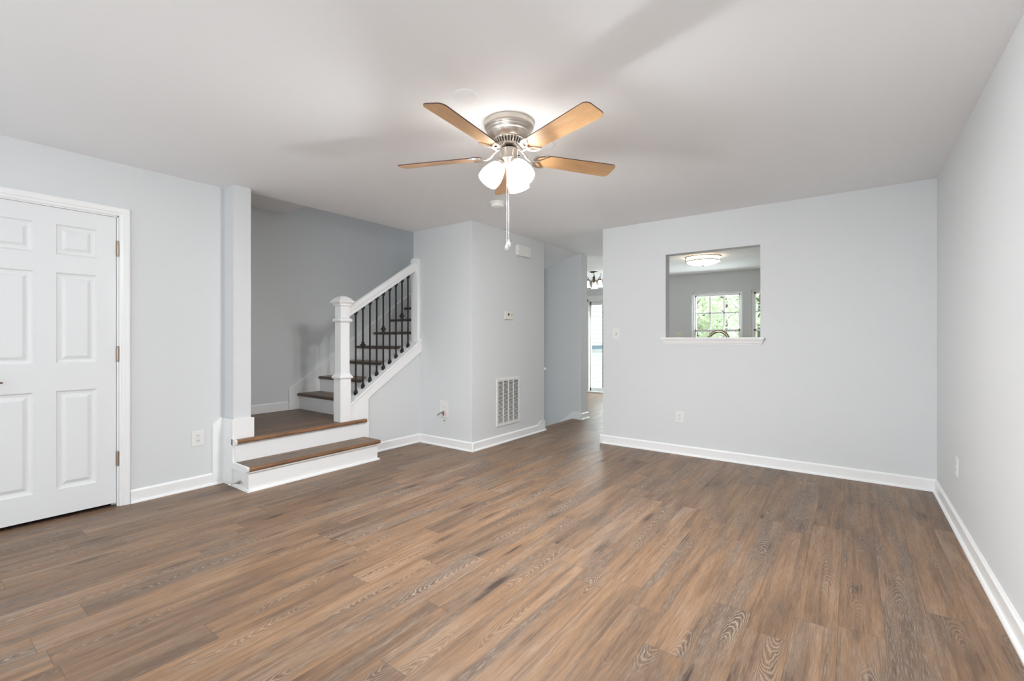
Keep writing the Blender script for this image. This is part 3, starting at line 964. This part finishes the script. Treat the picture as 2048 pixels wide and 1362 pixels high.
# return air grille
gy0, gy1, gz0, gz1 = 4.06, 4.508, 0.196, 0.738
gr = thing('return_air_grille', (XB, (gy0 + gy1) / 2, (gz0 + gz1) / 2), 'white louvred return air grille low on the wall', 'vent')
hw, hh = (gy1 - gy0) / 2, (gz1 - gz0) / 2
m = MB()
fr = .030
m.box(0, .012, -hw, -hw + fr, -hh, hh).box(0, .012, hw - fr, hw, -hh, hh).box(0, .012, -hw + fr, hw - fr, -hh, -hh + fr).box(0, .012, -hw + fr, hw - fr, hh - fr, hh)
iw = hw - fr
for k in (1, 2, 3):
    y = -iw + 2 * iw * k / 4
    m.box(0, .011, y - .006, y + .006, -hh + fr, hh - fr)
m.build('grille_frame', M['plastic'], gr, bevel=.002)
MB().box(-.001, .0006, -iw, iw, -hh + fr, hh - fr).build('duct_shade_sheet', M['vent_back'], gr)  # flat dark sheet on the wall, standing in for the duct's shade
m = MB()
nl = 34
for k in range(nl):
    z = -hh + fr + (2 * hh - 2 * fr) * (k + .5) / nl
    for c in range(4):
        a0 = -iw + 2 * iw * c / 4 + .006
        a1 = -iw + 2 * iw * (c + 1) / 4 - .006
        m.prism([(.003, z + .0012), (.0095, z - .0028), (.0095, z - .0004), (.0035, z + .0032)], a0, a1, 'Y')
lv = m.build('louvers', M['plastic'], gr)
for y in (-hw + .013, hw - .013):
    for z in (-hh * .55, hh * .55):
        MB().lathe([(.004, 0), (.003, .002)], n=10, mtx=Matrix.Translation((.012, y, z)) @ Matrix.Rotation(math.radians(90), 4, 'Y')).build('screw', M['nickel_dark'], gr)

# outlets and switch. built facing +X, width along Y
def outlet(loc, rz, label, group=None, decor=False, w=.044, h=.060):
    t = thing('wall_outlet', loc, label, 'outlet', group, rz)
    MB().box(0, .006, -w, w, -h, h).build('cover_plate', M['plastic'], t, bevel=.003)
    for z in (.0195, -.0195):
        m = MB().prism([(-.016, z - .009), (-.010, z - .0145), (.010, z - .0145), (.016, z - .009), (.016, z + .009), (.010, z + .0145), (-.010, z + .0145), (-.016, z + .009)], .005, .0085, 'X')
        r = m.build('receptacle', M['plastic'], t)
        m = MB().box(.008, .0088, -.0085, -.0055, z - .001, z + .009).box(.008, .0088, .0055, .0085, z, z + .008)
        m.lathe([(.0028, 0), (.0028, .0008)], n=10, mtx=Matrix.Translation((.008, 0, z - .0075)) @ Matrix.Rotation(math.radians(90), 4, 'Y'))
        s_ = m.build('slots', M['hole'], None)
        s_.parent = r
    MB().lathe([(.003, 0), (.0025, .001)], n=8, mtx=Matrix.Translation((.006, 0, 0)) @ Matrix.Rotation(math.radians(90), 4, 'Y')).build('screw', M['nickel'], t)
    return t
outlet((XD, 1.463, .395), 0, 'white outlet on the wall between the door and the stairs')
outlet((-1.429, YF, .386), math.radians(-90), 'white outlet on the wall below the pass-through')
outlet((XR, 3.968, .392), math.radians(180), 'white outlet low on the bare side wall beyond the room corner')
# outlet with loose wires
t = outlet((-3.636, YBMP, .412), math.radians(-90), 'white outlet with loose red and green wires hanging from it', h=.092, w=.062)
m = MB().tube([(.006, -.005, -.045), (.030, -.018, -.040), (.045, -.045, -.055), (.050, -.062, -.072)], .0045, 8)
m.tube([(.006, .004, -.035), (.022, -.010, -.030), (.030, -.030, -.045)], .004, 8)
m.build('green_wire', M['green'], t, smooth=60)
MB().tube([(.006, .004, -.030), (.026, .008, -.038), (.032, .016, -.052), (.024, .012, -.072)], [.004, .009, .009, .004], 8).build('red_wire', M['red'], t, smooth=60)
jk = thing('cable_jack', (-3.630, YBMP, .288), 'small metal cable jack poking from the wall under the wired outlet', 'jack')
MB().lathe([(.012, 0), (.012, .004), (.006, .006), (.006, .016), (.002, .018)], n=12, mtx=Matrix.Rotation(math.radians(90), 4, 'X')).build('connector', M['nickel'], jk, smooth=40)
MB().lathe([(.0035, .018), (.0035, .0185)], n=8, mtx=Matrix.Rotation(math.radians(90), 4, 'X')).build('pin_hole', M['hole'], jk)

sw = thing('light_switch', (-2.128, YF, 1.245), 'white toggle light switch near the hall opening', 'light switch', None, math.radians(-90))
MB().box(0, .006, -.042, .042, -.061, .061).build('cover_plate', M['plastic'], sw, bevel=.003)
m = MB().prism([(.004, -.009), (.006, .007), (.018, .014), (.017, .005)], -.0045, .0045, 'Y')
m.build('toggle', M['plastic'], sw)
MB().box(.0058, .0064, -.006, .006, -.014, .014).build('toggle_slot', M['hole'], sw)
for z in (.030, -.030):
    MB().lathe([(.003, 0), (.0025, .001)], n=8, mtx=Matrix.Translation((.006, 0, z)) @ Matrix.Rotation(math.radians(90), 4, 'Y')).build('screw', M['nickel'], sw)

ds = thing('door_stop', (-3.886, 1.642, .058), 'bronze rod door stop screwed into the end of the lowest step', 'door stop')
mt = Matrix.Rotation(math.radians(90), 4, 'X') @ Matrix.Rotation(math.radians(0), 4, 'Z')
MB().lathe([(.013, -.001), (.012, .006), (.006, .020), (.0045, .026), (.004, .070)], n=14, mtx=mt).build('rod', M['hinge'], ds, smooth=40)
MB().lathe([(.006, .068), (.007, .074), (.006, .082)], n=12, mtx=mt).build('bumper', M['plastic'], ds, smooth=40)

# pass-through sill
sl = thing('pass_through_ledge', (-1.13, YF, 1.2), 'white moulded ledge along the bottom of the pass-through opening', 'ledge')
m = MB().box(-1.575, -0.692, YF, YF + .135, 1.186, 1.204).box(-1.622, -0.655, YF - .034, YF, 1.188, 1.204)
rel(m, 'ledge_board', M['white'], parent=sl, bevel=.003)
m = MB()
pr = [(0, 1.132), (.006, 1.132), (.008, 1.142), (.014, 1.150), (.018, 1.166), (.026, 1.180), (.028, 1.188), (0, 1.188)]
rings = []
for p, z in pr:
    k = p
    rings.append((p, z))
A = [m.bm.verts.new((-1.582 - p, YF - p, z)) for p, z in pr]
B = [m.bm.verts.new((-0.688 + p, YF - p, z)) for p, z in pr]
m._f(A[::-1]); m._f(B)
for i in range(len(pr)):
    m._f([A[i], A[(i + 1) % len(pr)], B[(i + 1) % len(pr)], B[i]])
rel(m, 'crown_moulding', M['white'], parent=sl)

# ------------------------------------------------------------------ kitchen windows and sliding door
def window(name, q, label, cols=3):
    x0, x1, z0, z1 = q
    w = thing(name, ((x0 + x1) / 2, YW, z0), label, 'window')
    w['kind'] = 'structure'
    f = .040
    zm = 1.344
    m = MB().box(x0, x0 + f, YW + .03, YW + .10, z0, z1).box(x1 - f, x1, YW + .03, YW + .10, z0, z1).box(x0 + f, x1 - f, YW + .03, YW + .10, z1 - f, z1).box(x0 + f, x1 - f, YW + .03, YW + .10, z0, z0 + f)
    fr_ = rel(m, 'window_frame', M['white'], parent=w, bevel=.003)
    m = MB().box(x0 - .0, x1 + .0, YW - .03, YW + .03, z0 - .03, z0)
    rel(m, 'window_sill', M['white'], parent=w, bevel=.003)
    for (a, bb, yy) in ((zm - .02, z1 - f, .055), (z0 + f, zm + .02, .040)):
        sxa, sxb = x0 + f, x1 - f
        s_ = .028
        m = MB().box(sxa, sxa + s_, YW + yy, YW + yy + .02, a, bb).box(sxb - s_, sxb, YW + yy, YW + yy + .02, a, bb).box(sxa, sxb, YW + yy, YW + yy + .02, bb - .030, bb).box(sxa, sxb, YW + yy, YW + yy + .02, a, a + .030)
        sash = rel(m, 'sash', M['white'], parent=w)
        m = MB()
        for k in range(1, cols):
            xx = sxa + s_ + (sxb - sxa - 2 * s_) * k / cols
            m.box(xx - .012, xx + .012, YW + yy + .006, YW + yy + .014, a + .03, bb - .03)
        zz = (a + bb) / 2
        m.box(sxa + s_, sxb - s_, YW + yy + .006, YW + yy + .014, zz - .012, zz + .012)
        o = m.build('muntin', M['white'], None); o.parent = sash
        m = MB().box(sxa + s_, sxb - s_, YW + yy + .009, YW + yy + .011, a + .03, bb - .03)
        o = m.build('pane', M['glass'], None); o.parent = sash
    for k in (.3, .7):
        xx = x0 + (x1 - x0) * k
        rel(MB().box(xx - .02, xx + .02, YW + .030, YW + .058, zm + .02, zm + .032), 'sash_lock', M['white'], parent=w)
    return w
window('window_1', WA, 'kitchen window with six panes in its upper sash, behind the faucet')
window('window_2', WB, 'second kitchen window, partly hidden by the pass-through edge')

sdr = thing('door_2', (-3.97, YW, 0), 'white framed sliding glass door at the end of the hall', 'door')
sdr['kind'] = 'structure'
x0, x1, _, z1 = SD
m = MB().box(x0, x0 + .035, YW - .01, YW + .12, 0, z1).box(x1 - .035, x1, YW - .01, YW + .12, 0, z1).box(x0, x1, YW - .01, YW + .12, z1 - .045, z1).box(x0, x1, YW - .03, YW + .12, 0, .03)
rel(m, 'door_frame', M['white'], parent=sdr, bevel=.003)
m = MB().box(x0 - .06, x1 + .06, YW - .014, YW, z1, z1 + .075)
rel(m, 'door_casing', M['white'], parent=sdr, bevel=.003)
xm = (x0 + x1) / 2
for (a, bb, yy) in ((x0 + .035, xm + .02, .06), (xm - .02, x1 - .035, .03)):
    s_ = .030
    m = MB().box(a, a + s_, YW + yy, YW + yy + .025, .03, z1 - .045).box(bb - s_, bb, YW + yy, YW + yy + .025, .03, z1 - .045).box(a, bb, YW + yy, YW + yy + .025, z1 - .125, z1 - .045).box(a, bb, YW + yy, YW + yy + .025, .03, .105)
    o = rel(m, 'sliding_panel', M['white'], parent=sdr, bevel=.003)
    g_ = MB().box(a + s_, bb - s_, YW + yy + .010, YW + yy + .013, .105, z1 - .125).build('pane', M['glass'], None)
    g_.parent = o
# dark screen-door stile, slid part way
m = MB().box(-4.422, -4.395, YW + .10, YW + .115, .03, z1 - .05)
rel(m, 'screen_stile', M['nickel_dark'], parent=sdr)
cs = MB().prism([(YW, 2.30), (YW - .02, 2.30), (YW - .03, 2.26), (YW - .012, 2.25), (YW, 2.24)], -5.7, -3.0, 'X').build('trim_1', M['white'])
structure(cs, 'narrow white moulding above the sliding door', 'trim')

# ------------------------------------------------------------------ kitchen flush light
kl = thing('flush_ceiling_light', (-1.83, 7.36, CEIL), 'lit round flush ceiling light with two nickel bands in the kitchen', 'ceiling light')
KR = .252
MB().lathe([(KR * .93, -.004), (KR * .93, -.045), (KR * .92, -.075), (KR * .86, -.095), (KR * .6, -.118), (KR * .3, -.128), (.004, -.131)], n=56).build('diffuser', M['kglobe'], kl, smooth=60)
for z, r in ((-.004, KR), (-.068, KR * .985)):
    MB().lathe([(r * .95, z), (r, z), (r + .004, z - .006), (r, z - .013), (r * .95, z - .013), (r * .95, z)], n=56, caps=False).build('metal_band', M['nickel_dark'], kl, smooth=40)
for k in range(3):
    a = math.radians(200 + 120 * k)
    x, y = KR * .99 * math.cos(a), KR * .99 * math.sin(a)
    MB().tube([(x, y, -.01), (x, y, -.075)], .005, 8).build('strut', M['nickel_dark'], kl)
MB().lathe([(.014, -.126), (.016, -.134), (.008, -.146), (.003, -.152)], n=16).build('finial', M['nickel'], kl, smooth=40)

# ------------------------------------------------------------------ dining chandelier
cd = thing('chandelier', (-3.87, 7.80, CEIL), 'bronze chandelier with lit bell shades hanging in the dining area', 'chandelier')
MB().lathe([(.075, 0), (.078, -.006), (.066, -.016), (.040, -.024), (.012, -.030)], n=28).build('canopy', M['bronze'], cd, smooth=40)
m = MB()
m.tube([(0, 0, -.02), (0, 0, -.22)], .007, 8)
m.lathe([(.008, -.085), (.020, -.095), (.028, -.115), (.020, -.135), (.030, -.150), (.012, -.175), (.018, -.195), (.006, -.215), (.002, -.228)], n=16)
m.build('stem', M['bronze'], cd, smooth=40)
for ang in (75, -45, 195):
    a = math.radians(ang + 36.5)
    ca, sa = math.cos(a), math.sin(a)
    R0 = .135
    m = MB()
    m.tube([(ca * r, sa * r, z) for r, z in ((.010, -.160), (.05, -.185), (.09, -.165), (.115, -.125), (R0, -.105), (R0 + .010, -.125), (R0, -.155))], .0065, 8)
    m.tube([(ca * r, sa * r, z) for r, z in ((R0, -.105), (R0 + .025, -.085), (R0 + .030, -.060), (R0 + .012, -.050), (R0 + .004, -.066))], .005, 8)
    m.lathe([(.012, -.150), (.026, -.158), (.030, -.176), (.026, -.180)], (ca * R0, sa * R0, 0), 16)
    m.build('arm', M['bronze'], cd, smooth=50)
    m = MB().lathe([(.026, -.172), (.034, -.182), (.040, -.215), (.046, -.255), (.058, -.285), (.068, -.300), (.064, -.300), (.054, -.285), (.043, -.255), (.036, -.215), (.030, -.184)], (ca * R0, sa * R0, 0), 24, caps=False)
    m.build('bell_shade', M['dshade'], cd, smooth=60)

# ------------------------------------------------------------------ kitchen side of the pass-through: cabinet, counter, faucet
kc = thing('kitchen_cabinet', (-1.0, 5.25, 0), 'white base cabinet under the pass-through on the kitchen side', 'cabinet')
rel(MB().box(-2.2, .50, YF + .13, 5.52, .10, .87).box(-2.2, .50, YF + .13, 5.46, 0, .10), 'body', M['cabinet'], parent=kc)
for k in range(5):
    xa = -2.19 + .538 * k
    dd = rel(MB().box(xa, xa + .528, 5.52, 5.54, .12, .85), 'cabinet_door', M['cabinet'], parent=kc, bevel=.004)
    hd = MB().tube([(xa + .48, 5.54, .70), (xa + .48, 5.565, .71), (xa + .48, 5.565, .79), (xa + .48, 5.54, .80)], .005, 8).build('handle', M['nickel'], None)
    hd.parent = dd
tag(MB().box(-2.22, .515, YF + .125, 5.56, .87, .91).build('countertop', M['counter'], bevel=.004), 'dark kitchen countertop along the pass-through wall', 'countertop')
fc = thing('faucet', (-1.197, 5.06, .91), 'bronze toned gooseneck kitchen faucet arching above the pass-through ledge', 'faucet')
R_ = .094
pts = [(0, 0, 0), (0, 0, .263)]
for k in range(0, 19):
    a = math.pi - math.pi * k / 18
    pts.append((R_ + R_ * math.cos(a), 0,   .263 + R_ * math.sin(a)))
pts.append((2 * R_, 0, .20))
MB().tube(pts, .0150, 14).build('spout', M['steel'], fc, smooth=60)
MB().lathe([(.030, 0), (.030, .008), (.020, .016), (.018, .060), (.014, .070)], n=20).build('base', M['steel'], fc, smooth=40)
MB().tube([(0, .02, .045), (0, .05, .060), (0, .085, .095)], [.009, .006, .007], 8).build('lever', M['steel'], fc, smooth=50)
t = thing('kitchen_outlet', (-2.726, YW, 1.265), 'white double outlet plate on the kitchen wall beside the window', 'outlet', None, math.radians(-90))
MB().box(0, .006, -.065, .065, -.060, .060).build('cover_plate', M['plastic'], t, bevel=.003)
for y in (-.026, .026):
    r = MB().box(.005, .009, y - .016, y + .016, -.034, .034).build('receptacle', M['ivory'], t)

# ------------------------------------------------------------------ outdoors
gd = MB().box(-30, 25, 9.36, 60, -1.05, -.95).build('ground', M['lawn'])
structure(gd, 'green lawn behind the house', 'ground')
dk = thing('deck', (-3.8, 10.3, -.08), 'grey deck outside the sliding glass door', 'deck')
rel(MB().box(-4.98, -2.4, 9.36, 11.6, -.16, -.09), 'deck_platform', M['deck'], parent=dk)
for px, py in ((-4.9, 9.5), (-2.5, 9.5), (-4.9, 11.5), (-2.5, 11.5)):
    rel(MB().box(px - .05, px + .05, py - .05, py + .05, -1.0, -.16), 'deck_post', M['deck'], parent=dk)
dr = thing('deck_rail', (-4.9, 10.4, -.09), 'blue grey rail of the deck seen through the glass door', 'railing')
rel(MB().box(-4.965, -4.90, 9.45, 11.6, .945, 1.03), 'top_rail', M['railblue'], parent=dr)
for py in (9.48, 11.5):
    rel(MB().box(-4.955, -4.91, py - .03, py + .03, -.09, .945), 'post', M['railblue'], parent=dr)
sg = thing('neighbouring_house', (-5.1, 12, -1), 'white lap siding wall of the house next door beyond the glass door', 'house')
m = MB()
lap = .108
for k in range(52):
    z = -.95 + lap * k
    m.prism([(-5.10, z), (-5.045, z), (-5.066, z + lap), (-5.10, z + lap)], 9.36, 12.6, 'Y')
rel(m, 'siding', M['siding'], parent=sg)
rel(MB().box(-9, -5.10, 9.36, 12.6, -.95, 4.6), 'house_wall', M['siding'], parent=sg)

def tree(x, y, h, seed, label, spread=1.6, nl=900, lean=0.0):
    R = random.Random(seed)
    t = thing('tree', (x, y, -.95), label, 'tree', 'trees behind the house')
    m = MB()
    trunk = [(0, 0, 0), (lean * .2 + .03, .02, h * .2), (lean * .5, .05, h * .42), (lean, 0, h * .7), (lean * 1.1, .05, h)]
    m.tube(trunk, [.16, .13, .11, .07, .02], 9)
    ends = []
    for k in range(12):
        z = h * (.30 + .055 * k)
        a = R.uniform(0, 6.28)
        L = spread * R.uniform(.6, 1.1)
        c = Vector((lean * z / h, 0, z))
        p1 = c + Vector((math.cos(a) * L * .5, math.sin(a) * L * .5, L * .35))
        p2 = c + Vector((math.cos(a) * L, math.sin(a) * L, L * R.uniform(.4, .8)))
        m.tube([c, p1, p2], [.045, .028, .010], 6)
        ends += [p1, p2, (p1 + p2) / 2]
    m.build('trunk', M['bark'], t, smooth=60)
    m = MB()
    for k in range(nl):
        c = R.choice(ends) + Vector((R.gauss(0, .30), R.gauss(0, .30), R.gauss(0, .30)))
        s_ = R.uniform(.05, .11)
        d1 = Vector((R.uniform(-1, 1), R.uniform(-1, 1), R.uniform(-1, 1))).normalized()
        d2 = d1.orthogonal().normalized()
        m._f([m.bm.verts.new(c + d1 * s_ * 1.3), m.bm.verts.new(c + d2 * s_ * .55), m.bm.verts.new(c - d1 * s_ * 1.3), m.bm.verts.new(c - d2 * s_ * .55)])
    m.build('leaves', M['leaf'], t)
tree(-3.85, 14.6, 4.2, 1, 'light green tree seen through the window panes above the double outlet plate', 0.85, nl=1300)
tree(-4.6, 22.4, 5.2, 2, 'leafy tree with a forked trunk seen in the middle panes of the kitchen window', 1.1, nl=1700)
tree(-2.65, 18.5, 4.4, 3, 'tree seen through the second, half hidden kitchen window', 0.85, nl=1300)
tree(-6.8, 27.2, 6.0, 4, 'distant pale tree behind the other trees outside the kitchen window', 1.5, nl=2200)
